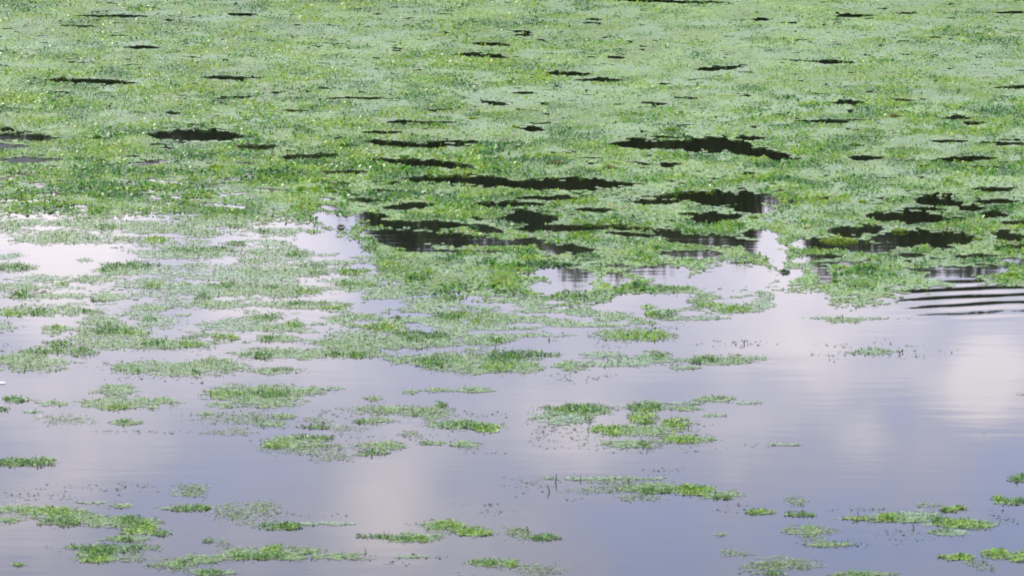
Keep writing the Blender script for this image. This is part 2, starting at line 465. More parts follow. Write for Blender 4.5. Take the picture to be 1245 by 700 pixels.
c[ro] = vary(GREEN['o'], int(ro.sum()), .3, .15)
ln = (1.8 + 3.2 * rng.random(n) ** 1.7) * (.55 + .95 * fbm(u / 60 + 9, v / 10 + 70, 2)) * np.where(coarse, 2, 1) * (.8 + .4 * sstep(40, 300, v))
wd = ln * (.6 + .35 * rng.random(n))
X, Y, t = ground(u, v)
zb = .004 + (rng.random(n) ** 2) * 1.3 * t / F_PX * sstep(.45, .7, drift)
Vl, Cl = leaves(u, v, ln, wd, zb, c, .36)
tag(obj('leaf_cover', poly_mesh('mat_leaves', Vl, Cl, M_LEAF), mat_root), kind='stuff')

# thin broken veil of weed between the patches, just below the mat
u, v = cells(-330, 1575, 240, 480, 2.2, .62)
zone = np.interp(u, [-330, 0, 250, 450, 560, 740, 860, 960, 1090, 1600], [455, 455, 450, 440, 440, 408, 395, 362, 352, 352])
core = np.interp(u, [-330, 0, 250, 450, 520, 740, 860, 960, 1090, 1600], [250, 255, 330, 355, 395, 392, 352, 335, 340, 340])
st = fbm(u / 34 + 140, v / 4.2 + 8, 4)
dens = sstep(zone, core, v)
ok = rng.random(len(u)) < sstep(.56, .70, st + .20 * (dens - .35)) * sstep(0, .3, dens) * (.35 + .65 * sstep(300, 480, u))
ok &= ~in_gap(u, v, u + (fbm(u / 16, v / 5 + 40, 3) - .5) * 12, v + (fbm(u / 22 + 90, v / 5, 3) - .5) * 4)
for (x0, y0, a, b) in [(60, 312, 95, 17), (30, 332, 70, 10), (415, 292, 55, 20), (350, 268, 50, 9), (250, 385, 50, 12), (400, 365, 40, 12), (800, 365, 60, 10), (940, 300, 15, 22), (190, 262, 60, 6)]:
    ok &= ((u - x0) / a) ** 2 + ((v - y0) / b) ** 2 > .5 + 1.0 * st      # stays open water
u, v, st = u[ok], v[ok], st[ok]
Vv, Cv = pads(u, v, 1.6 + 2.6 * rng.random(len(u)), .2 + .34 * rng.random(len(u)), vary(np.array([.122, .192, .070]), len(u), .16, .06), .0010, .0022)
veil = tag(obj('floating_weed_veil', poly_mesh('weed_veil', Vv, Cv, M_AWASH)), 'thin broken veil of pale weed between the floating patches', 'water weed', None, 'stuff')
k_ = rng.random(len(u)) < .22
u, v = u[k_], v[k_]
n = len(u)
hue = rng.random(n)[:, None]
c = np.where(hue < .25, vary(GREEN['y'], n, .3, .1) * .8, np.where(hue < .6, vary(GREEN['d'], n, .3, .1), vary(GREEN['g'], n, .3, .1)))
ln = 1.4 + 2.4 * rng.random(n)
Vl, Cl = leaves(u, v, ln, ln * .7, np.full(n, .003), c, .33)
tag(obj('leaf_cover', poly_mesh('veil_leaves', Vl, Cl, M_LEAF), veil), kind='stuff')

# ------------------------------------------------------------------ separate patches adrift on the open water
def patch(label, elems, group=None, name='weed_patch', cat='weed patch'):
    """elems: (tile, x, y, w, h, kind). One thing: an Empty with the film, the small leaves and every raised clump as parts"""
    fu, fv, fr, fh, fc = [], [], [], [], []
    lu, lv, lc, ll, lz = [], [], [], [], []
    clumps = []
    for (t, x, y, w, h, k) in elems:
        cu, cv = tp(t, x, y)
        a, b = max(w / 8.0, 1.6) * 1.28, max(h / 8.0, 1.0) * 1.15
        A = 4 * a * b * 1.7
        def spots(rho, soft, rag):
            n = max(6, int(A * rho * 1.25))
            q = (rng.random((2, n)) * 2 - 1) * 1.3
            uu, vv = cu + q[0] * a, cv + q[1] * b
            r = 1 - (np.abs(q[0]) ** 1.8 + np.abs(q[1]) ** 1.8)
            nn = fbm(uu / 15 + 1.7 * a, vv / 1.7 + 3.1 * b, 4) - .5
            ok = rng.random(n) < sstep(0, soft, r + rag * nn)
            return uu[ok], vv[ok], r[ok]
        if k in 'gdyt':
            uu, vv, r = spots(.80 if k in 'gt' else .6, 1.15, 2.3)
            fu.append(uu); fv.append(vv); fr.append((1.3 + 2.6 * rng.random(len(uu)))); fh.append((.22 + .38 * rng.random(len(uu))) * sstep(-.3, .5, r) + .1)
            base = GREEN['film'] * .82 if k != 'y' else GREEN['film'] * .7 + GREEN['y'] * .25
            if k == 't': base = np.array([.112, .182, .076])
            fc.append(vary(base, len(uu), .14, .06))
        if k == 'p':
            uu, vv, r = spots(.34, .9, 2.0)
            fu.append(uu); fv.append(vv); fr.append(.8 + 1.5 * rng.random(len(uu))); fh.append(.12 + .22 * rng.random(len(uu)))
            fc.append(vary(GREEN['p'] * .75, len(uu), .2, .08))
        if k in 'gpt':
            rho = {'g': .34, 'p': .20, 't': .18}[k]
            uu, vv, r = spots(rho, 1.2, 2.5)
            m = len(uu)
            c = vary(GREEN['g'] if k == 'g' else GREEN[k], m, .35, .13)
            yy = (rng.random(m) < (.22 if k != 't' else .05))[:, None]
            c = np.where(yy, vary(GREEN['y'], m, .35, .12) * .75, c)
            dd = (rng.random(m) < .22)[:, None]
            c = np.where(dd, vary(GREEN['d'], m, .35, .12), c)
            lu.append(uu); lv.append(vv); lc.append(c); ll.append(1.3 + 2.4 * rng.random(m) ** 1.6)
            lz.append(.004 + .012 * rng.random(m) ** 2)
        if k == 's':
            uu, vv, r = spots(.10, 1.0, 2.8)
            m = len(uu)
            lu.append(uu); lv.append(vv); lc.append(vary(GREEN['s'], m, .4, .12) * np.where(rng.random((m, 1)) < .35, np.array([.8, 1.7, .8]), 1)); ll.append(1.5 + 4.0 * rng.random(m) ** 2); lz.append(np.full(m, .001))
        if k in 'dyo':
            uu, vv, r = spots(.62 if k != 'y' else .55, .9, 2.0)
            m = len(uu)
            if k == 'd':
                c = vary(GREEN['d'], m, .4, .14); q = (rng.random(m) < .30)[:, None]; c = np.where(q, vary(GREEN['g'], m, .3, .12), c)
                q = (rng.random(m) < .07)[:, None]; c = np.where(q, vary(GREEN['y'], m, .3, .12), c)
            elif k == 'y':
                c = vary(GREEN['y'], m, .32, .12) * .85; q = (rng.random(m) < .30)[:, None]; c = np.where(q, vary(GREEN['g'], m, .4, .12), c)
                q = (rng.random(m) < .10)[:, None]; c = np.where(q, vary(GREEN['d'], m, .3, .12), c)
            else:
                c = vary(np.array([.08, .09, .02]), m, .4, .15); q = (rng.random(m) < .4)[:, None]; c = np.where(q, vary(GREEN['y'], m, .3, .12), c)
            X, Y, t_ = ground(uu, vv)
            hpx = 1.25 if k == 'd' else .8
            lump = sstep(.35, .75, fbm(uu / 7, vv / 2.2 + 9, 2))
            zb = .004 + hpx * (.25 + rng.random(m)) * np.clip(r, 0, 1) * lump * t_ / F_PX
            clumps.append(leaves(uu, vv, 1.9 + 2.6 * rng.random(m), (1.9 + 2.4 * rng.random(m)) * .7, zb, c, .36))
    has_film = len(fu) and sum(map(len, fu))
    parts = []
    if has_film:
        fu_, fv_ = np.concatenate(fu), np.concatenate(fv)
        parts.append(('surface_film',) + pads(fu_, fv_, np.concatenate(fr), np.concatenate(fh), np.concatenate(fc), .0010, .0025) + (M_AWASH,))
    if len(lu) and sum(map(len, lu)):
        ln = np.concatenate(ll)
        sp = all(e[5] == 's' for e in elems)
        parts.append(('leaf_cover' if not sp else 'stem_scatter',) + leaves(np.concatenate(lu), np.concatenate(lv), ln, ln * (.7 if not sp else .38), np.concatenate(lz), np.concatenate(lc), .33 if not sp else .02, None if not sp else .3) + ((M_LEAF if not sp else M_SPECK),))
    for V, C in clumps:
        parts.append(('leaf_clump', V, C, M_LEAF))
    c = centred(np.concatenate([p[1].reshape(-1, 3) for p in parts]))
    root = tag(obj(name, None, None, c), label, cat, group)
    root.empty_display_size = .1
    for (nm, V, C, m) in parts:
        tag(obj(nm, poly_mesh(nm, V - c, C, m), root), kind='stuff')
    return root

G1 = 'weed patches crowding the water below the mat'
G2 = 'weed patches adrift on open water'
G3 = 'scattered dark stem tips'
PATCHES = [
 ('long ragged weed band with dark flecks along the mat edge', G1, [('A',40,180,150,50,'g'),('A',250,160,380,22,'g'),('A',480,180,340,50,'g'),('A',520,185,120,28,'d'),('A',700,185,340,60,'g'),('A',900,200,260,40,'g')]),
 ('broad flat grey-green patch below the long ragged band', G1, [('A',270,235,390,70,'g'),('A',170,245,120,34,'t'),('A',600,240,220,22,'p'),('A',470,240,40,14,'d')]),
 ('small bright yellow-green tuft beside the flat grey-green patch', G1, [('A',752,248,95,36,'y'),('A',770,255,150,22,'g')]),
 ('wide mottled patch hanging off the mat with dark leaves above', G1, [('A',960,95,280,44,'g'),('A',1160,112,170,32,'d'),('A',1050,160,430,66,'g'),('A',1000,222,220,28,'g'),('A',1140,180,80,16,'d')]),
 ('raft with a dark green crest over pale weed', G1, [('A',930,310,400,62,'g'),('A',900,296,170,28,'d'),('A',1060,292,120,24,'d'),('A',1140,266,110,16,'d'),('A',760,320,220,40,'t')]),
 ('smooth pale tongue of weed cut by open pinkish water', G1, [('A',10,326,190,34,'t')]),
 ('narrow dark leafy streak in pinkish open water', G1, [('A',50,382,250,44,'g'),('A',70,380,170,30,'d')]),
 ('tiny dark sliver alone beside the pinkish open water', G1, [('A',405,347,95,16,'t')]),
 ('two-step patch of dark leaves pointing into pinkish water', G1, [('A',640,368,270,34,'d'),('A',600,398,240,44,'g'),('A',530,390,100,20,'d'),('A',800,405,160,22,'t')]),
 ('grey-green patch with one small yellow tuft at its rim', G1, [('A',190,438,240,50,'t'),('A',70,475,220,40,'g'),('A',290,460,60,22,'y')]),
 ('slim pale weed tongue between grey-green patches', G1, [('A',450,435,220,34,'g')]),
 ('long olive raft carrying two yellow tufts', G1, [('A',760,465,280,54,'g'),('A',950,480,320,54,'t'),('A',755,468,110,26,'y'),('A',900,462,44,16,'y'),('A',1110,485,300,80,'g'),('A',1090,470,140,24,'d')]),
 ('small round green patch between two pale rafts', G1, [('A',965,370,110,26,'g'),('A',1220,350,110,30,'g')]),
 ('long pale strip of smooth weed', G1, [('A',1060,420,460,44,'t'),('A',1220,400,130,70,'g')]),
 ('bright glossy tuft with dark foot beside a black twig', G1, [('A',95,513,96,40,'d'),('A',100,508,60,20,'y'),('A',270,520,340,30,'g')]),
 ('small oval grey-green patch alone in pale water', G1, [('A',515,525,170,44,'g'),('A',470,538,70,14,'d')]),
 ('patch topped by one dark upright clump', G1, [('A',985,525,80,44,'d'),('A',1030,562,320,42,'g')]),
 ('long low raft with leafy hump and tapering tip', G1, [('A',200,592,500,52,'g'),('A',180,598,90,38,'d'),('A',60,605,110,36,'y'),('A',420,592,60,18,'d')]),
 ('pair of thin overlapping pale lobes', G1, [('A',725,575,200,38,'g'),('A',690,602,150,26,'t')]),
 ('pale rounded patch above the bright leafy raft', G1, [('A',490,640,190,56,'g')]),
 ('flat grey-green oval with a dark streak', G1, [('A',770,642,200,46,'t'),('A',730,636,70,14,'d'),('A',885,612,70,12,'t')]),
 ('long pale raft ending in smooth mauve water', G1, [('A',1130,660,330,60,'t'),('A',1220,625,100,40,'g')]),
 ('small ragged fringe of weed near dark floating specks', G1, [('E',20,70,110,50,'t')]),
 ('small loose bright green oval', G1, [('E',270,80,130,46,'g'),('E',285,75,80,24,'y')]),
 ('bright leafy raft with a crest of upright leaves', G1, [('E',540,90,390,66,'g'),('E',540,85,240,40,'d'),('E',640,102,130,24,'y'),('E',400,120,130,30,'g')]),
 ('dark bushy clump of crumpled leaves, darkest on the water', G1, [('E',210,186,170,42,'d'),('E',290,152,130,42,'d'),('E',400,192,140,46,'d'),('E',290,180,260,40,'g')]),
 ('wide mottled raft with a yellowish leafy end', G1, [('E',620,150,440,64,'g'),('E',850,152,360,54,'g'),('E',920,155,140,30,'y'),('E',760,150,140,26,'d'),('E',910,122,70,14,'d')]),
 ('broad thin pale patch under the dark bushy clump', G1, [('E',130,238,440,96,'g'),('E',100,240,260,60,'p')]),
 ('olive brown tuft with yellow tips on a dark foot', G1, [('E',1065,122,80,30,'o'),('E',1130,120,70,26,'y'),('E',1030,110,200,24,'g')]),
 ('wide low raft with a dark lump at its middle', G1, [('E',860,270,660,74,'g'),('E',1060,245,260,54,'g'),('E',590,262,140,42,'g'),('E',740,276,50,16,'d'),('E',960,290,50,20,'d'),('E',660,285,40,20,'d')]),
 ('flat pale bow-shaped patch standing clear of the rest', G2, [('E',560,380,190,66,'g'),('E',610,440,440,60,'g'),('E',560,462,140,24,'y'),('E',790,425,100,28,'g'),('E',560,380,150,30,'t')]),
 ('small dark green knob with a pale tail', G2, [('E',70,422,110,28,'d'),('E',140,422,100,14,'p')]),
 ('blurred two-tone oval beside the small dark knob', G2, [('E',230,435,90,32,'t'),('E',285,440,80,24,'g')]),
 ('thin straight sliver of weed under the two-tone oval', G2, [('E',165,479,130,14,'t')]),
 ('dark stub of weed near the thin straight sliver', G2, [('E',5,468,80,18,'d')]),
 ('lone green spindle tapering to a pale point', G2, [('E',610,533,140,28,'g'),('E',590,530,80,22,'d')]),
 ('large flat mottled patch with brown specks on its rim', G2, [('E',1190,395,340,96,'g'),('E',1080,450,160,26,'g'),('F',130,380,340,60,'g'),('F',80,430,280,70,'g'),('F',340,368,170,18,'t'),('F',60,395,180,40,'d'),('E',1110,395,160,30,'y')]),
 ('loose drift of yellowish crumbs under the large flat patch', G2, [('E',1170,510,420,70,'p'),('E',1110,575,280,40,'p'),('E',1000,490,90,16,'g')]),
 ('very thin veil of pale weed crumbs', G2, [('E',330,520,280,50,'p')]),
 ('leafy green cluster beside pinkish cloud reflection', G1, [('F',40,25,150,44,'g'),('F',180,55,110,44,'g'),('F',90,75,280,46,'g'),('F',50,22,90,22,'d'),('F',180,60,60,24,'y')]),
 ('slender curved raft with one leafy end', G1, [('F',90,125,190,42,'g'),('F',60,125,90,26,'d'),('F',240,132,220,14,'t')]),
 ('double raft with a bright scalloped leafy lip', G1, [('F',470,25,230,44,'g'),('F',620,70,240,42,'y'),('F',600,70,120,26,'d'),('F',470,62,150,22,'g'),('F',690,28,50,28,'d')]),
 ('plain pale lozenge below the double raft', G1, [('F',440,100,180,26,'t')]),
 ('broad raft with a dark frilled crest', G1, [('F',760,110,180,50,'d'),('F',880,112,130,42,'d'),('F',620,145,600,72,'g'),('F',430,160,240,44,'g')]),
 ('long wavy green bank edging the open mauve water', G1, [('F',160,200,560,60,'g'),('F',390,200,100,30,'d'),('F',30,208,120,32,'d'),('F',500,202,230,46,'g'),('F',500,205,110,34,'d'),('F',700,225,120,52,'g')]),
 ('largest speckled raft, dark green mixed with yellow', G1, [('F',890,235,280,80,'g'),('F',860,240,160,50,'d'),('F',1080,240,380,112,'g'),('F',1200,215,150,60,'d'),('G',90,205,270,46,'d'),('G',60,262,180,70,'g'),('F',1180,265,140,50,'y'),('F',980,285,120,20,'p')]),
 ('small tongue of weed with a bright knob at its end', G1, [('F',1100,140,220,42,'g'),('F',1160,134,64,30,'d'),('F',1170,138,40,20,'y')]),
 ('smooth lens of weed on pale cloud reflection', G2, [('F',90,284,270,32,'g'),('F',130,276,110,14,'d')]),
 ('faint fuzzy yellow-green smudge', G2, [('F',570,418,120,28,'p'),('F',570,418,80,18,'g')]),
 ('tiny flat strip of weed, first of three in a line', G2, [('F',750,384,80,18,'g')]),
 ('thin flat strip of weed, middle of three in a line', G2, [('F',880,376,140,20,'g')]),
 ('neat smooth strip of weed, last of three in a line', G2, [('F',1055,376,190,24,'g')]),
 ('broad diffuse patch with many brown and yellow crumbs', G2, [('F',640,475,480,54,'p'),('F',700,470,320,34,'g'),('F',850,490,280,70,'p'),('F',840,490,180,44,'g'),('F',590,525,170,40,'p')]),
 ('small dark nub with a pale yellow skirt', G2, [('F',515,528,60,24,'d'),('F',580,525,130,28,'g')]),
 ('jagged leafy streak with bright green points', G2, [('F',1000,545,320,50,'g'),('F',990,545,260,34,'d'),('F',1140,565,130,36,'y'),('F',1120,560,90,24,'d')]),
 ('single small green dot of weed above the jagged streak', G2, [('F',900,447,70,20,'d')]),
 ('two soft pale pads side by side', G2, [('F',130,502,100,32,'g'),('F',90,545,150,30,'g'),('F',20,520,120,40,'p')]),
 ('crumbly brownish patch with dark lower rim', G2, [('F',290,525,140,40,'p'),('F',285,553,160,20,'d'),('F',450,560,220,26,'p')]),
 ('oval patch with a green top edge and crumbly pale foot', G2, [('F',180,632,320,62,'g'),('F',260,607,200,20,'d'),('F',90,640,110,34,'y'),('F',220,662,340,56,'p'),('J',370,125,200,50,'p')]),
 ('dark green dash under a pale crumbly cap', G2, [('F',630,645,150,48,'g'),('F',555,683,160,24,'d'),('F',560,650,220,40,'p'),('F',405,645,40,14,'d')]),
 ('pair of slim green dashes end to end', G2, [('F',860,635,130,22,'g'),('F',1010,640,160,40,'g'),('F',820,634,60,14,'d')]),
 ('blurry pale crumb heap between two green dashes', G2, [('F',760,590,120,36,'p')]),
 # centre, under the mat
 ('pale streak of weed lying in cloud reflection', G1, [('B',160,200,320,26,'t'),('B',290,206,60,20,'y'),('B',45,206,60,24,'d')]),
 ('small grey-green oval in cloud reflection', G1, [('B',60,262,140,30,'t')]),
 ('pointed raft of bright leaves beside cloud reflection', G1, [('B',120,308,280,40,'g'),('B',200,318,130,24,'d'),('B',340,318,120,18,'t')]),
 ('broken row of small leafy knobs on pale weed', G1, [('B',200,400,380,46,'g'),('B',270,374,110,14,'d'),('B',310,410,90,24,'d'),('B',470,403,160,30,'y'),('B',460,405,120,22,'d')]),
 ('short bright leafy bar over blue-grey water', G1, [('B',490,462,220,42,'g'),('B',440,458,90,26,'d'),('B',550,465,80,20,'y')]),
 ('wide smooth grey-green raft, brightest at its lower rim', G1, [('B',140,490,380,64,'g'),('B',60,430,290,64,'t'),('B',250,497,110,22,'y'),('B',60,476,70,14,'d')]),
 ('slim wavy raft with a dark leafy start', G1, [('B',230,562,430,38,'g'),('B',190,556,100,24,'d'),('B',380,577,110,22,'y')]),
 ('small leafy arrowhead in blue-grey water', G1, [('B',940,528,160,26,'d'),('B',900,540,120,16,'g')]),
 ('thin pale veil of weed over blue-grey water', G1, [('B',690,505,300,26,'p'),('B',640,500,200,16,'t')]),
 ('large loose leafy raft with yellow points', G1, [('B',960,620,240,52,'g'),('B',930,615,150,40,'d'),('B',990,610,90,26,'y'),('F',1130,30,260,66,'g'),('B',790,582,190,26,'g'),('B',1100,580,160,24,'t'),('F',1080,45,60,26,'y')]),
 ('flat scalloped patch with fine leaves under dark tree reflection', G1, [('C',700,485,320,42,'g'),('C',700,483,200,22,'d')]),
 ('bright lobed tuft on a thin pale tail', G1, [('C',715,610,140,32,'d'),('C',700,606,90,20,'y'),('C',655,572,84,22,'y'),('C',900,625,290,24,'t')]),
 ('humped yellow-green raft on pale cloud reflection', G1, [('C',930,540,150,54,'g'),('C',1050,582,300,50,'g'),('C',970,560,90,34,'y'),('C',1100,585,150,30,'y'),('C',1210,560,120,60,'t')]),
 ('pale yellow-green oval with dark crumbs above', G2, [('G',600,108,350,64,'g'),('G',650,112,240,46,'y'),('G',500,100,120,40,'g')]),
 ('small soft patch with a thin dark tail', G2, [('G',300,262,180,52,'g'),('G',450,252,300,18,'t')]),
 ('thin sheet of weed with a bright green middle', G2, [('G',690,215,150,54,'g'),('G',450,205,210,44,'t'),('G',610,238,430,40,'t'),('G',720,210,60,18,'d')]),
 ('long lens of bright leaves on pale water', G2, [('G',1010,230,340,48,'g'),('G',950,232,150,34,'d'),('G',1190,220,110,22,'t')]),
 ('thin drooping thread of green weed', G2, [('G',830,268,200,16,'g')]),
 ('two-lobed dark green patch with shiny leaves', G2, [('G',320,468,330,42,'d'),('G',240,515,250,64,'t'),('G',320,480,320,60,'g'),('G',370,512,40,22,'d')]),
 ('compact leafy patch with ragged upper edge', G2, [('G',655,455,180,56,'g'),('G',650,458,150,40,'d')]),
 ('two faint thin slips of weed', G2, [('G',850,465,160,22,'g'),('G',840,440,170,14,'t')]),
 ('brightest yellow-green cushion of upright leaves', G2, [('G',640,508,130,54,'y'),('G',660,530,70,24,'d'),('G',800,535,150,54,'y'),('G',490,570,200,48,'y'),('G',650,575,330,60,'g'),('G',840,618,270,54,'g'),('G',840,615,180,34,'y'),('G',580,640,290,40,'g'),('G',640,638,60,22,'d')]),
 ('thin flat raft trailing a straight tail', G2, [('G',1000,422,200,30,'g'),('G',1140,438,120,12,'t'),('G',1000,412,110,14,'d')]),
 ('faint grey sliver of weed', G2, [('G',975,498,130,16,'t')]),
 ('pale mat with a black knot on top', G2, [('H',380,38,170,34,'g'),('H',300,25,250,12,'t'),('H',500,30,160,14,'t')]),
 ('ragged loop of thin weed on calm water', G2, [('H',80,640,130,16,'t'),('H',20,642,70,14,'p')]),
 # foreground
 ('dark pointed raft with a yellow-green tip', G2, [('I',90,147,320,42,'d'),('I',210,138,120,26,'y'),('I',100,150,280,36,'g')]),
 ('fuzzy pale cushion of fine stems', G2, [('I',920,288,170,76,'p'),('I',920,285,130,50,'p'),('I',980,265,80,34,'p')]),
 ('long sprawling patch mixing yellow-green leaves with a dark knob', G2, [('I',60,372,250,40,'g'),('I',30,425,140,42,'g'),('I',260,385,280,50,'y'),('I',280,400,300,60,'g'),('I',300,437,180,44,'d'),('I',500,430,280,56,'g'),('I',650,445,240,70,'g'),('I',640,430,150,44,'d'),('I',680,480,160,44,'y'),('I',600,518,220,30,'g'),('I',590,522,120,16,'d'),('I',720,455,90,40,'y')]),
 ('slim dark leafy bar in blue-grey water', G2, [('I',910,368,160,32,'d'),('I',850,368,170,16,'g'),('I',990,368,60,20,'y')]),
 ('short wisp of weed with one dark leaf', G2, [('I',590,357,90,22,'g'),('I',450,343,150,12,'t')]),
 ('small dark teardrop off the end of the sprawling patch', G2, [('I',785,493,100,30,'d')]),
 ('thick dark oval raft with pale yellow underside', G2, [('I',530,565,420,40,'d'),('I',490,600,240,60,'g'),('I',480,590,140,50,'d'),('I',470,622,160,28,'y'),('I',650,610,130,54,'p')]),
 ('tiny pale yellow wisp alone in mauve water', G2, [('I',95,643,80,20,'p'),('I',95,645,50,10,'y')]),
 ('open straggling patch of olive strands', G2, [('I',850,640,220,60,'p'),('I',860,640,140,40,'g'),('I',980,615,220,44,'g'),('I',1030,680,210,36,'g'),('I',760,650,110,44,'p'),('I',1020,680,110,24,'d'),('I',900,635,80,20,'d')]),
 ('long crumbly raft fading to smooth green', G2, [('I',1180,590,200,66,'g'),('I',1180,600,120,30,'d'),('J',130,590,330,68,'g'),('J',90,570,120,40,'y'),('J',70,605,180,30,'d'),('J',420,606,270,34,'g'),('J',240,570,160,36,'p')]),
 ('wide thin haze of pale weed crumbs', G2, [('I',1180,390,360,110,'p'),('J',40,360,160,50,'p')]),
 ('little green scrap near the crumbly raft', G2, [('I',1010,528,50,16,'d'),('I',1080,540,90,30,'p')]),
 ('compact bright clump with a trailing thread', G2, [('J',120,455,200,40,'d'),('J',150,460,120,28,'y'),('J',340,445,300,16,'t')]),
 ('twisted leaf-shaped raft with long thin tip', G2, [('J',740,512,290,46,'g'),('J',720,515,160,26,'d'),('J',580,506,150,12,'d'),('J',800,520,110,24,'y')]),
 ('pale yellow-green flake with frayed rim', G2, [('J',920,455,250,60,'g'),('J',930,450,170,40,'y'),('J',1060,487,190,40,'y'),('J',1040,480,200,44,'p')]),
 ('flat dark dash at the foot of the frayed flake', G2, [('J',1150,635,220,36,'g'),('J',1130,632,150,24,'d')]),
 ('grey submerged smear on pale reflection', G2, [('J',790,608,220,22,'s'),('J',760,606,160,16,'t')]),
 ('long stringy patch set with black twigs', G2, [('K',480,225,560,20,'t'),('K',430,282,380,34,'p'),('K',680,272,280,54,'g'),('K',690,285,160,22,'d'),('K',880,282,200,50,'y'),('K',870,275,110,26,'d'),('K',1010,305,200,50,'g'),('K',1030,318,90,22,'d'),('K',620,320,210,34,'p'),('K',560,250,300,70,'p')]),
 ('small smooth dark green wedge', G2, [('K',165,512,130,32,'d'),('K',150,510,140,24,'g')]),
 ('faint crumb drift around one black twig', G2, [('K',30,490,130,70,'p'),('K',20,480,90,40,'p')]),
 ('little green boat-shaped raft with dark prow', G2, [('K',1210,390,110,24,'y'),('K',1170,388,50,16,'d'),('K',1220,388,100,20,'g')]),
 ('single small green fleck in blue water', G2, [('K',1015,495,50,16,'g')]),
 ('faint whitish crumbs in blue water', G2, [('K',1080,588,180,36,'p')]),
 ('broad pale fuzzy raft dissolving at both ends', G2, [('K',1200,655,190,70,'p'),('L',60,640,240,70,'p'),('L',130,645,300,60,'p'),('L',30,690,110,20,'d')]),
 ('sparse strands with one bright end', G2, [('K',130,670,260,54,'p'),('K',5,640,70,40,'y')]),
 ('short dark bar under a pale tangle', G2, [('L',150,398,120,22,'d'),('L',140,338,110,50,'p'),('L',200,405,60,14,'d')]),
 ('pale hook-shaped patch trailing dark crumbs', G2, [('L',175,478,170,54,'g'),('L',230,510,160,50,'p'),('L',290,545,190,30,'g'),('L',400,545,190,36,'s'),('L',280,475,120,40,'p')]),
 ('long yellow-green chain with a black twig at its head', G2, [('L',450,420,170,26,'y'),('L',600,415,160,40,'y'),('L',720,412,260,52,'t'),('L',590,420,80,20,'d'),('L',950,447,290,48,'y'),('L',840,430,90,32,'d'),('L',980,450,250,40,'g'),('L',640,425,300,30,'g')]),
 ('small bright yellow cushion above the long chain', G2, [('L',900,374,115,34,'y'),('L',870,378,50,16,'d')]),
 ('ragged thin green scrap below the long chain', G2, [('L',880,488,200,36,'t'),('L',850,482,80,20,'d')]),
 ('yellow-green islet with white crumbs round it', G2, [('L',930,605,180,34,'y'),('L',935,605,80,20,'d'),('L',1000,635,120,36,'p')]),
 ('yellow islet with a rusty brown heart', G2, [('L',1110,590,150,54,'y'),('L',1142,600,36,22,'o'),('L',1230,605,120,54,'y'),('L',1120,595,120,40,'g')]),
 ('withered pinkish scrap of weed', G2, [('L',1070,662,100,32,'p')]),
 ('small dark rounded raft above the dark frond raft', G2, [('L',1235,225,110,40,'d')]),
 ('dark frond raft with a yellow start', G2, [('L',1210,335,150,36,'d'),('L',1115,325,56,26,'y'),('L',1180,342,140,24,'g')]),
 ('flat bright green patch with upright leaf points', G2, [('L',450,692,260,28,'g'),('L',440,690,180,20,'d')]),
]
for (lab, grp, el) in PATCHES:
    patch(lab, el, grp)

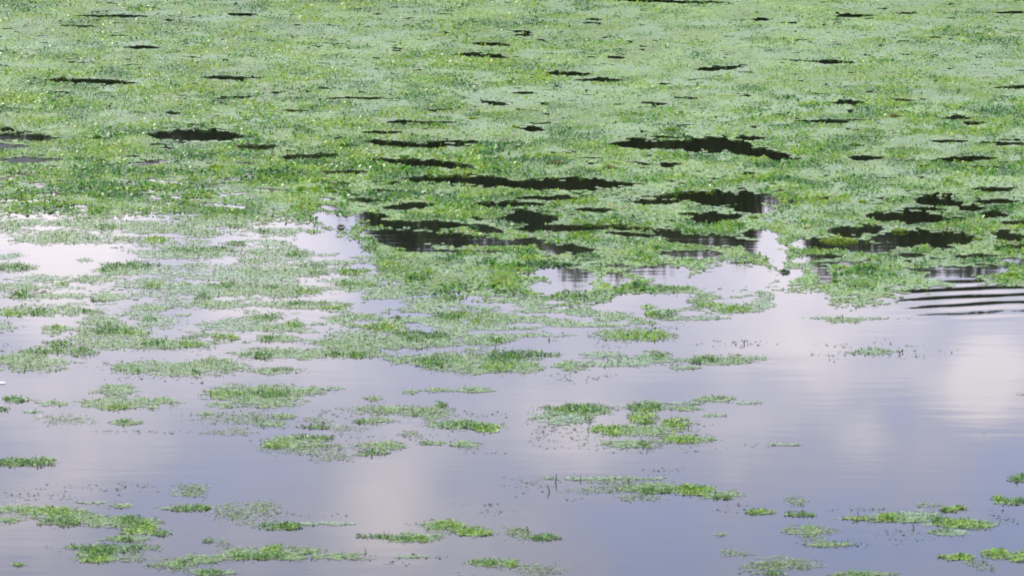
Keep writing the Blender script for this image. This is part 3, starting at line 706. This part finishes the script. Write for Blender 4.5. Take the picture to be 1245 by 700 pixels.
SCATTER = [
 ('dark crumbs floating above the sprawling patch', [('I',150,310,380,60,'s'),('I',60,298,140,24,'s')]),
 ('thin spread of dark crumbs near the fuzzy cushion', [('I',520,270,420,60,'s')]),
 ('dark broken stems over pinkish cloud reflection', [('G',250,580,380,170,'s'),('G',200,560,200,60,'s')]),
 ('line of dark stems under the yellow-green cushion', [('G',680,665,560,36,'s')]),
 ('dark dashes of stem above the pale yellow-green oval', [('G',700,68,270,40,'s'),('G',400,95,100,16,'s')]),
 ('dark dashes of stem between speckled raft and pale oval', [('G',460,158,200,40,'s'),('G',140,100,220,24,'s')]),
 ('row of dots of dark stem on pale water', [('G',1080,152,320,44,'s')]),
 ('dark tangle of loose stems below the soft patch', [('G',270,320,260,60,'s'),('G',470,300,80,40,'s')]),
 ('wide grey-green scatter of thin stems on calm water', [('H',500,190,330,50,'s'),('H',520,188,200,34,'t'),('H',330,202,230,22,'s'),('H',560,142,110,28,'s'),('H',640,212,220,22,'s'),('H',820,186,200,18,'s'),('H',320,155,150,14,'s'),('H',700,160,120,14,'s'),('H',330,228,140,14,'s')]),
 ('two tiny dark flecks on pale cloud reflection', [('H',1050,585,90,12,'s'),('H',1085,641,40,10,'s')]),
 ('dark smudge of stems beyond the pale mat', [('H',640,25,120,16,'s')]),
 ('black line of stems at the end of two green dashes', [('F',1100,676,230,22,'s'),('F',1040,680,60,14,'s')]),
 ('broken string of stems on the mauve water', [('E',680,580,520,22,'s')]),
 ('dark berries of weed near the ragged fringe', [('E',35,166,100,18,'s')]),
 ('loose dark stems around the stringy twig patch', [('K',700,190,260,40,'s'),('K',90,250,240,90,'s'),('K',300,325,120,20,'s')]),
 ('loose dark stems below the long chain', [('L',640,505,260,70,'s')]),
 ('thin dark stems between bar and yellow cushion', [('L',480,376,330,24,'s'),('L',770,355,130,22,'p')]),
 ('crumbs round the dark frond raft', [('L',1150,425,200,60,'s'),('L',1150,380,120,30,'s')]),
 ('crumbs drifting off the stringy patch toward the little boat-shaped raft', [('K',1090,372,220,44,'s')]),
 ('weak line of stems under the wide low raft', [('E',700,322,480,24,'s'),('E',1000,342,200,12,'s')]),
 ('grey stems off the tail of the twisted raft', [('J',700,635,120,30,'s'),('J',1000,690,140,20,'s')]),
 ('few stems floating on blue water past the frayed flake', [('J',1150,375,150,60,'s'),('J',960,350,120,30,'s')]),
 ('stems beside the brightest cushion', [('G',900,545,120,50,'s'),('G',1180,640,130,30,'s')]),
 ('stems littering the water under the jagged streak', [('F',1120,500,250,40,'s'),('F',800,600,260,40,'s')]),
 ('stems littering the water beside the crumbly brownish patch', [('F',400,490,220,40,'s'),('F',450,600,260,50,'s')]),
 ('stems trailing behind the compact bright clump', [('J',330,405,260,24,'s'),('J',200,395,120,16,'s')]),
 ('row of stems under the olive raft', [('A',760,520,180,30,'s'),('A',620,480,160,40,'s')]),
]
for (lab, el) in SCATTER:
    patch(lab, el, G3, 'stem_scatter', 'weed stems')

# more of the same outside the frame: the water goes on to both sides
for i in range(26):
    side = -1 if i % 2 else 1
    uu = (W0 / 2) + side * (W0 / 2 + 60 + 240 * random.random()); vv = 300 + 390 * random.random()
    w = 160 + 260 * random.random()
    patch('ragged green weed patch adrift beyond the edge of the open water', [('A', uu * 4, (vv - 230) * 4, w, w * .16, 'g'), ('A', uu * 4 + w * .1, (vv - 230) * 4, w * .5, w * .1, 'd' if i % 3 else 'y')], 'weed patches farther off to the side')

# ------------------------------------------------------------------ single tufts and plants rooted in the mat
def tuft(u, v, wpx, k, label, hpx=None):
    hpx = hpx or wpx * .8
    X, Y, t = ground(np.array(u, float), np.array(v + hpx * .4, float)); s = float(t) / F_PX
    X, Y = float(X), float(Y)
    n = int(26 + wpx * 7)
    R = wpx * s * .46; Hh = hpx * s * .42
    th = rng.random(n) * 2 * math.pi; rr = np.sqrt(rng.random(n))
    ph = rr
    base = np.stack([X + np.cos(th) * rr * R * .8, Y + np.sin(th) * rr * R * .8, .004 + Hh * .75 * (1 - ph ** 2) * rng.random(n)], -1)
    tl = .1 + .6 * (1 - rr) + rng.normal(0, .25, n)
    az = th + rng.normal(0, .5, n)
    a = np.stack([np.cos(az) * np.cos(tl), np.sin(az) * np.cos(tl), np.sin(tl)], -1)
    b = np.stack([-np.sin(az), np.cos(az), rng.normal(0, .2, n)], -1)
    L = np.minimum(R * .75, 3.2 * s) * (.5 + .6 * rng.random(n)); B = L * (.6 + .3 * rng.random(n))
    tip = base + a * L[:, None]; mid = base + a * (L * .5)[:, None] + np.array([0, 0, 1.]) * (L * .12)[:, None]
    V = np.stack([base, mid + b * (B * .5)[:, None], tip, mid - b * (B * .5)[:, None]], 1)
    V[:, :, 2] = np.maximum(V[:, :, 2], .003)
    basec = {'y': np.array([.20, .31, .025]), 'd': np.array([.035, .14, .03]), 'g': np.array([.10, .23, .03]), 'o': np.array([.15, .15, .04]), 'w': np.array([.45, .48, .25])}[k]
    C = vary(basec, n, .28, .1)
    c = np.array([X, Y, 0.])
    root = tag(obj('weed_tuft', None, None, c), label, 'plant', 'upright tufts in the mat')
    root.empty_display_size = .1
    m = n * 2 // 3
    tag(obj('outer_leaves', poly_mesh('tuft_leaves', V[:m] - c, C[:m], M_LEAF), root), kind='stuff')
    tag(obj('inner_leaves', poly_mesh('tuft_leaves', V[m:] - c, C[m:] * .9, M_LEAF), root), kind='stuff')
    return root

TUFTS = [(95, 189, 14, 'g', 'round bright green plant standing up from the mat like a ball', 11), (124, 193, 9, 'g', 'smaller green plant beside the round ball plant', 8),
 (263, 200, 19, 'y', 'low spreading yellow-green tuft near a small dark gap', 9), (137, 175, 12, 'w', 'pale straw-coloured tuft in the mat', 6),
 (118, 165, 12, 'g', 'bright green tuft behind the pale straw-coloured tuft', 6), (828, 221, 9, 'w', 'tiny pale yellow bud on smooth mat', 6),
 (916, 262, 15, 'y', 'yellow-green tuft at the lower rim of a large dark gap', 9), (837, 165, 13, 'd', 'dark green tuft on the upper rim of the longest upper gap', 9),
 (817, 156, 24, 'y', 'long yellow tuft above the longest upper gap', 6), (576, 274, 16, 'd', 'dark leafy plant jutting into a dark gap', 11),
 (568, 209, 15, 'y', 'yellow-green plant above the long straight gap', 8), (492, 189, 14, 'g', 'green tuft on the rim of a slanting gap', 6),
 (403, 231, 17, 'y', 'flat bright tuft among small dark gaps', 6), (415, 273, 10, 'o', 'olive brown knob at the edge of open water', 9),
 (568, 302, 12, 'y', 'bright yellow-green plant framed by two dark gaps', 10), (982, 275, 11, 'w', 'pale whitish-yellow tuft at the notch of open water', 6),
 (957, 270, 7, 'w', 'tiny whitish tuft near the notch of open water', 6), (1049, 244, 14, 'y', 'yellow tuft above a broad dark gap', 6),
 (954, 328, 15, 'd', 'dark green tuft afloat in the notch of open water', 7), (1230, 332, 20, 'y', 'bright tuft over the rippled water', 7),
 (1188, 289, 12, 'y', 'small yellow tuft between two dark gaps', 7), (575, 143, 10, 'y', 'small yellow-green tuft on smooth pale mat', 5),
 (627, 153, 11, 'y', 'yellow tuft beside a short black gap', 6), (1040, 175, 22, 'g', 'long green drift of leaves on the smooth mat', 6),
 (1089, 140, 20, 'o', 'rusty brown and yellow tuft in the mat', 5), (675, 197, 26, 'o', 'brownish drift of leaves above the long straight gap', 5),
 (742, 203, 22, 'o', 'rust-tinted tuft on the smooth mat', 5), (1094, 278, 24, 'y', 'bright leafy islet on the rim of a black gap', 8),
 (705, 282, 26, 'g', 'green leafy ridge between thin dark gaps', 7), (690, 320, 14, 'd', 'dark green tuft near the olive tree reflection', 6),
 (1020, 290, 60, 'y', 'long bright green tongue of leaves across a black gap', 8), (530, 150, 22, 'g', 'green leafy knot in the upper mat', 6),
 (423, 175, 34, 'd', 'dark teal drift of leaves near two long gaps', 7), (800, 300, 16, 'd', 'dark tuft by the lower black gap', 6)]
for (u_, v_, w_, k_, l_, h_) in TUFTS:
    tuft(u_, v_, w_, k_, l_, h_)

# ------------------------------------------------------------------ dark twigs and a feather
def twig(u, v, hpx, lean, label, fork=True):
    X, Y, t = ground(np.array(u, float), np.array(v, float)); s = float(t) / F_PX
    H = hpx * s
    root = tag(obj('twig', None, None, (float(X), float(Y), 0)), label, 'twig', 'black twigs poking out of the water')
    root.empty_display_size = .05
    def stem(nm, p0, p1, r0, r1, bend):
        vs, fs = [], []
        for i in range(5):
            f = i / 4
            c = [p0[j] + (p1[j] - p0[j]) * f for j in range(3)]
            c[0] += bend * math.sin(f * math.pi)
            r = r0 + (r1 - r0) * f
            for k in range(6):
                a = k * math.pi / 3
                vs.append((c[0] + math.cos(a) * r, c[1] + math.sin(a) * r, c[2]))
        for i in range(4):
            for k in range(6):
                fs.append((i * 6 + k, i * 6 + (k + 1) % 6, i * 6 + 6 + (k + 1) % 6, i * 6 + 6 + k))
        fs.append(tuple(range(24, 30)))
        me = bpy.data.meshes.new(nm); me.from_pydata(vs, [], fs); me.materials.append(M_TWIG)
        return obj(nm, me, root)
    stem('stem', (0, 0, -.02), (lean * H, 0, H), .9 * s, .35 * s, .12 * H)
    if fork:
        stem('side_shoot', (lean * H * .4, 0, H * .42), (lean * H * .4 - .45 * H, .02, H * .75), .55 * s, .25 * s, 0)
TW = [(673.5, 586, 11, .25, 'tall leaning black twig at the head of the stringy patch', True), (667.5, 597.5, 9, -.2, 'short black twig below the tall leaning one', True),
 (763, 587, 8, .1, 'thin twig in the middle of the stringy patch', True), (704.5, 583, 6, .2, 'stubby twig by the tall leaning one', False),
 (641, 647, 8, 0, 'lone upright black twig in faint crumbs', True), (1044.5, 629, 8, -.35, 'sharp black twig at the head of the yellow-green chain', False),
 (1109, 640.5, 6, .3, 'blunt black twig below the yellow-green chain', True), (445, 671.5, 6, -.3, 'small black twig at the tail of the crumbly raft', False),
 (904, 418.5, 5, .1, 'tiny forked black twig on pale water', True), (666.5, 413.5, 4, .3, 'tiny black twig near the speckled raft', True),
 (1023.5, 387, 5, .2, 'black knot of twig on the pale mat', True), (462, 428, 4, 0, 'black stub on the wavy green bank', False), (836, 520.5, 4, .2, 'black stub beside the brightest cushion', False)]
for a in TW: twig(*a)

def slab(name, u, v, wpx, dpx, hpx, m, label, cat):
    """small bowed floating sliver"""
    X, Y, t = ground(np.array(u, float), np.array(v, float)); s = float(t) / F_PX
    vs, fs = [], []
    N = 8
    for i in range(N + 1):
        f = i / N
        w = dpx * s / .17 * math.sin(math.pi * (.06 + .88 * f)) * .5
        z = .004 + hpx * s * math.sin(math.pi * f)
        x = (f - .5) * wpx * s
        vs += [(x, -w, .002 + z * .3), (x, w, .002 + z * .3), (x, 0, z + .004)]
    for i in range(N):
        a = i * 3
        fs += [(a, a + 3, a + 5, a + 2), (a + 2, a + 5, a + 4, a + 1), (a + 1, a + 4, a + 3, a)]
    me = bpy.data.meshes.new(name); me.from_pydata(vs, [], fs); me.materials.append(m)
    return tag(obj(name, me, None, (float(X), float(Y), 0)), label, cat)
slab('feather', 2, 466, 9, 1.6, .8, M_FEATHER, 'small white feather floating on mauve water', 'feather')
slab('driftwood', 51, 355, 12, 1.2, 1.0, M_TWIG, 'short black stick afloat beside the bright glossy tuft', 'stick')

# ------------------------------------------------------------------ far bank: trees, shrubs and a house (seen mirrored in the gaps)
def leaf_ball(n, lobes, size, base, seed):
    r = np.random.default_rng(seed)
    P = []
    for (cx, cy, cz, rx_, ry_, rz_, f) in lobes:
        k = int(n * f)
        d = r.normal(0, 1, (k, 3)); d /= np.linalg.norm(d, axis=1)[:, None]
        rad = .55 + .5 * r.random((k, 1)) ** .6
        P.append(d * rad * np.array([rx_, ry_, rz_]) + np.array([cx, cy, cz]))
    P = np.concatenate(P); n = len(P)
    a = r.normal(0, 1, (n, 3)); a /= np.linalg.norm(a, axis=1)[:, None]
    b = np.cross(a, r.normal(0, 1, (n, 3))); b /= np.linalg.norm(b, axis=1)[:, None]
    s = size * (.6 + .8 * r.random((n, 1)))
    V = np.stack([P - a * s, P + b * s * .55, P + a * s, P - b * s * .55], 1)
    C = base[None] * (.6 + .8 * r.random((n, 1))) * (1 + .12 * r.normal(0, 1, (n, 3)))
    return V, C.clip(.01, .4)

def trunk_mesh(seed, h):
    r = random.Random(seed)
    vs, fs = [], []
    def limb(p0, p1, r0, r1):
        o = len(vs)
        for i in range(4):
            f = i / 3
            for k in range(7):
                a = k * 2 * math.pi / 7; q = r0 + (r1 - r0) * f
                vs.append((p0[0] + (p1[0] - p0[0]) * f + math.cos(a) * q, p0[1] + (p1[1] - p0[1]) * f + math.sin(a) * q, p0[2] + (p1[2] - p0[2]) * f))
        for i in range(3):
            for k in range(7):
                fs.append((o + i * 7 + k, o + i * 7 + (k + 1) % 7, o + i * 7 + 7 + (k + 1) % 7, o + i * 7 + 7 + k))
    limb((0, 0, -.3), (r.uniform(-.2, .2), 0, h * .75), .17, .06)
    for i in range(6):
        a = r.random() * 6.28; z = h * r.uniform(.3, .6); l = h * r.uniform(.16, .26)
        limb((0, 0, z), (math.cos(a) * l, math.sin(a) * l, z + l * .9), .07, .02)
    me = bpy.data.meshes.new('trunk'); me.from_pydata(vs, [], fs); me.materials.append(M_BARK)
    return me

CROWN = []
for i, (base) in enumerate((np.array([.035, .060, .016]), np.array([.055, .075, .018]), np.array([.028, .052, .020]))):
    r = random.Random(40 + i)
    lobes = [(0, 0, 6.2, 2.2, 2.0, 3.0, .3)]
    for k in range(11):
        a = r.random() * 6.28; q = r.uniform(.7, 2.0); z = r.uniform(2.6, 8.2)
        q *= 1.0 if z < 6 else .55
        lobes.append((math.cos(a) * q, math.sin(a) * q, z, r.uniform(.8, 1.5), r.uniform(.8, 1.5), r.uniform(.8, 1.5), .065))
    V, C = leaf_ball(9000, lobes, .17, base, 70 + i)
    V[:, :, 2] *= 10 / max(V[:, :, 2].max(), 1)
    CROWN.append((poly_mesh('crown', V, C, M_TREE), trunk_mesh(i, 9.0)))

def bank_tree(u, vtop, wpx, D, k, label):
    d = pix_dir(np.array(float(u)), np.array(float(vtop)))
    x = d[0] / d[1] * D; z = D * (-d[2] / d[1]) - CAM_H
    wid = wpx * D / F_PX
    root = tag(obj('bank_tree', None, None, (x, D, .45)), label, 'tree', 'trees on the far bank')
    root.scale = (wid / 4.4, wid / 4.4, (z - .45) / 10.0)
    root.rotation_euler = (0, 0, u * .37)
    obj('crown', CROWN[k][0], root); obj('trunk', CROWN[k][1], root)
for (u_, v_, w_, D, k, l_) in [
  (385, 236, 80, 90, 2, 'low tree between thicket and tall row'), (425, 264, 66, 91, 0, 'small dark tree at the start of the tall row'), (470, 274, 95, 90, 0, 'medium rounded tree mirrored beside the open water'), (548, 322, 160, 92, 0, 'broad dark tree mirrored in the long lower gap'),
  (625, 312, 150, 89, 2, 'dark tree mirrored in several thin gaps'), (700, 352, 90, 93, 1, 'olive tree with the tallest narrow top of the bank'),
  (752, 349, 70, 92, 1, 'slim olive tree next to the tallest one'), (830, 320, 110, 90, 1, 'olive rounded tree over a wide black gap'),
  (948, 258, 110, 90, 2, 'low dark tree below the notch of open sky'), (890, 322, 90, 89, 0, 'dark tree before the notch of open sky'), (1000, 345, 60, 94, 2, 'slim dark tree past the notch of open sky'),
  (1040, 312, 140, 90, 2, 'broad dark tree past the notch of open sky'), (1110, 342, 120, 92, 0, 'tall dark tree mirrored beside the ripples'),
  (1185, 352, 120, 91, 1, 'tall olive tree mirrored in the rippled water'), (1265, 350, 130, 93, 0, 'tall dark tree behind the rippled water'),
  (1370, 340, 170, 91, 2, 'wide tree beyond the ripples'), (1500, 350, 180, 93, 0, 'last wide tree of the tall row'),
  (345, 243, 120, 89, 1, 'low tree at the end of the tall row'), (265, 226, 110, 90, 2, 'low dark tree between house and tall row'),
  (175, 208, 110, 89, 0, 'low round tree next to the house'), (-130, 225, 150, 92, 2, 'low dark tree on the far side of the house'), (-280, 260, 180, 92, 0, 'round tree well past the house')]:
    bank_tree(u_, v_, w_, D, k, l_)
for i, u_ in enumerate(list(range(492, 890, 46)) + list(range(1000, 1560, 56))):
    bank_tree(u_ + random.uniform(-10, 10), random.uniform(314, 334) if u_ < 900 else random.uniform(318, 336), 124, 97 + random.uniform(0, 4), i % 3, 'tree in the closed second row behind the tall bank trees')
for i, u_ in enumerate(list(range(-300, -60, 50)) + list(range(110, 400, 42))):
    bank_tree(u_ + random.uniform(-8, 8), random.uniform(188, 204), 95, 94 + random.uniform(0, 2), i % 3, 'low tree in the thicket either side of the pale house')

sh_lobes = []
r = random.Random(3)
for k in range(9):
    sh_lobes.append((r.uniform(-1.9, 1.9), r.uniform(-.8, .8), r.uniform(.7, 3.0), r.uniform(.8, 1.3), .9, r.uniform(.9, 1.3), .11))
V, C = leaf_ball(4200, sh_lobes, .16, np.array([.026, .044, .013]), 5)
V[:, :, 2] = np.maximum(V[:, :, 2], -.3)
SHRUB = poly_mesh('foliage', V, C, M_TREE)
svs, sfs = [], []
for i in range(6):
    a = i * 1.05; o = len(svs)
    svs += [(math.cos(a) * .05 - .03, math.sin(a) * .05, -.2), (math.cos(a) * .05 + .03, math.sin(a) * .05, -.2), (math.cos(a) * .05, math.sin(a) * .05 + .05, -.2), (math.cos(a) * 1.1, math.sin(a) * .6, 2.4)]
    sfs += [(o, o + 1, o + 3), (o + 1, o + 2, o + 3), (o + 2, o, o + 3)]
STEMS = bpy.data.meshes.new('stems'); STEMS.from_pydata(svs, [], sfs); STEMS.materials.append(M_BARK)
for i in range(34):
    x = -24 + i * 1.42 + random.uniform(-.3, .3)
    D = 86 + random.uniform(-.6, 1.2)
    d_u = x / D * F_PX + W0 / 2
    if -80 < d_u < 120: hs = 1.5
    else: hs = 1.12 + .25 * random.random()
    root = tag(obj('bank_shrub', None, None, (x, D, .3)), 'dense dark shrub in the unbroken hedge along the far bank', 'shrub', 'shrubs along the far bank')
    root.scale = (random.uniform(.8, 1.1), 1, hs); root.rotation_euler = (0, 0, random.choice((0, math.pi)) + random.uniform(-.2, .2))
    f = obj('foliage', SHRUB, root); obj('stems', STEMS, root)

# house
D = 97.0
d = pix_dir(np.array(18.), np.array(207.))
hx = float(d[0] / d[1] * D); hz = float(D * (-d[2] / d[1]) - CAM_H)
hw, hd = 2.1, 6.0
hroot = tag(obj('pale_house', None, None, (hx, D, .8)), 'pale rendered house with a row of dark windows behind the far shrubs', 'house')
def box(name, x0, x1, y0, y1, z0, z1, m, parent):
    vs = [(x, y, z) for z in (z0, z1) for (x, y) in ((x0, y0), (x1, y0), (x1, y1), (x0, y1))]
    fs = [(3, 2, 1, 0), (4, 5, 6, 7), (0, 1, 5, 4), (1, 2, 6, 5), (2, 3, 7, 6), (3, 0, 4, 7)]
    me = bpy.data.meshes.new(name); me.from_pydata(vs, [], fs); me.materials.append(m)
    return obj(name, me, parent)
top = hz - .8
box('wall', -hw, hw, 0, hd, 0, top, M_WALL, hroot)
me = bpy.data.meshes.new('roof')
rv = [(-hw - .3, -.35, top), (hw + .3, -.35, top), (hw + .3, hd + .35, top), (-hw - .3, hd + .35, top), (-hw - .3, hd / 2, top + .9), (hw + .3, hd / 2, top + .9)]
me.from_pydata(rv, [], [(0, 1, 5, 4), (2, 3, 4, 5), (1, 2, 5), (3, 0, 4), (3, 2, 1, 0)]); me.materials.append(M_ROOF)
rf = obj('roof', me, hroot)
box('chimney', .9, 1.4, hd / 2 - .3, hd / 2 + .3, top + .5, top + 1.5, M_ROOF, rf)
for zc in (1.7, top - 1.5):
    for i in range(5):
        xc = -1.6 + i * .8
        wn = box('window', xc - .27, xc + .27, -.04, .05, zc - .62, zc + .62, M_WALL, hroot)
        box('pane', xc - .22, xc + .22, -.055, .03, zc - .54, zc + .54, M_PANE, wn)
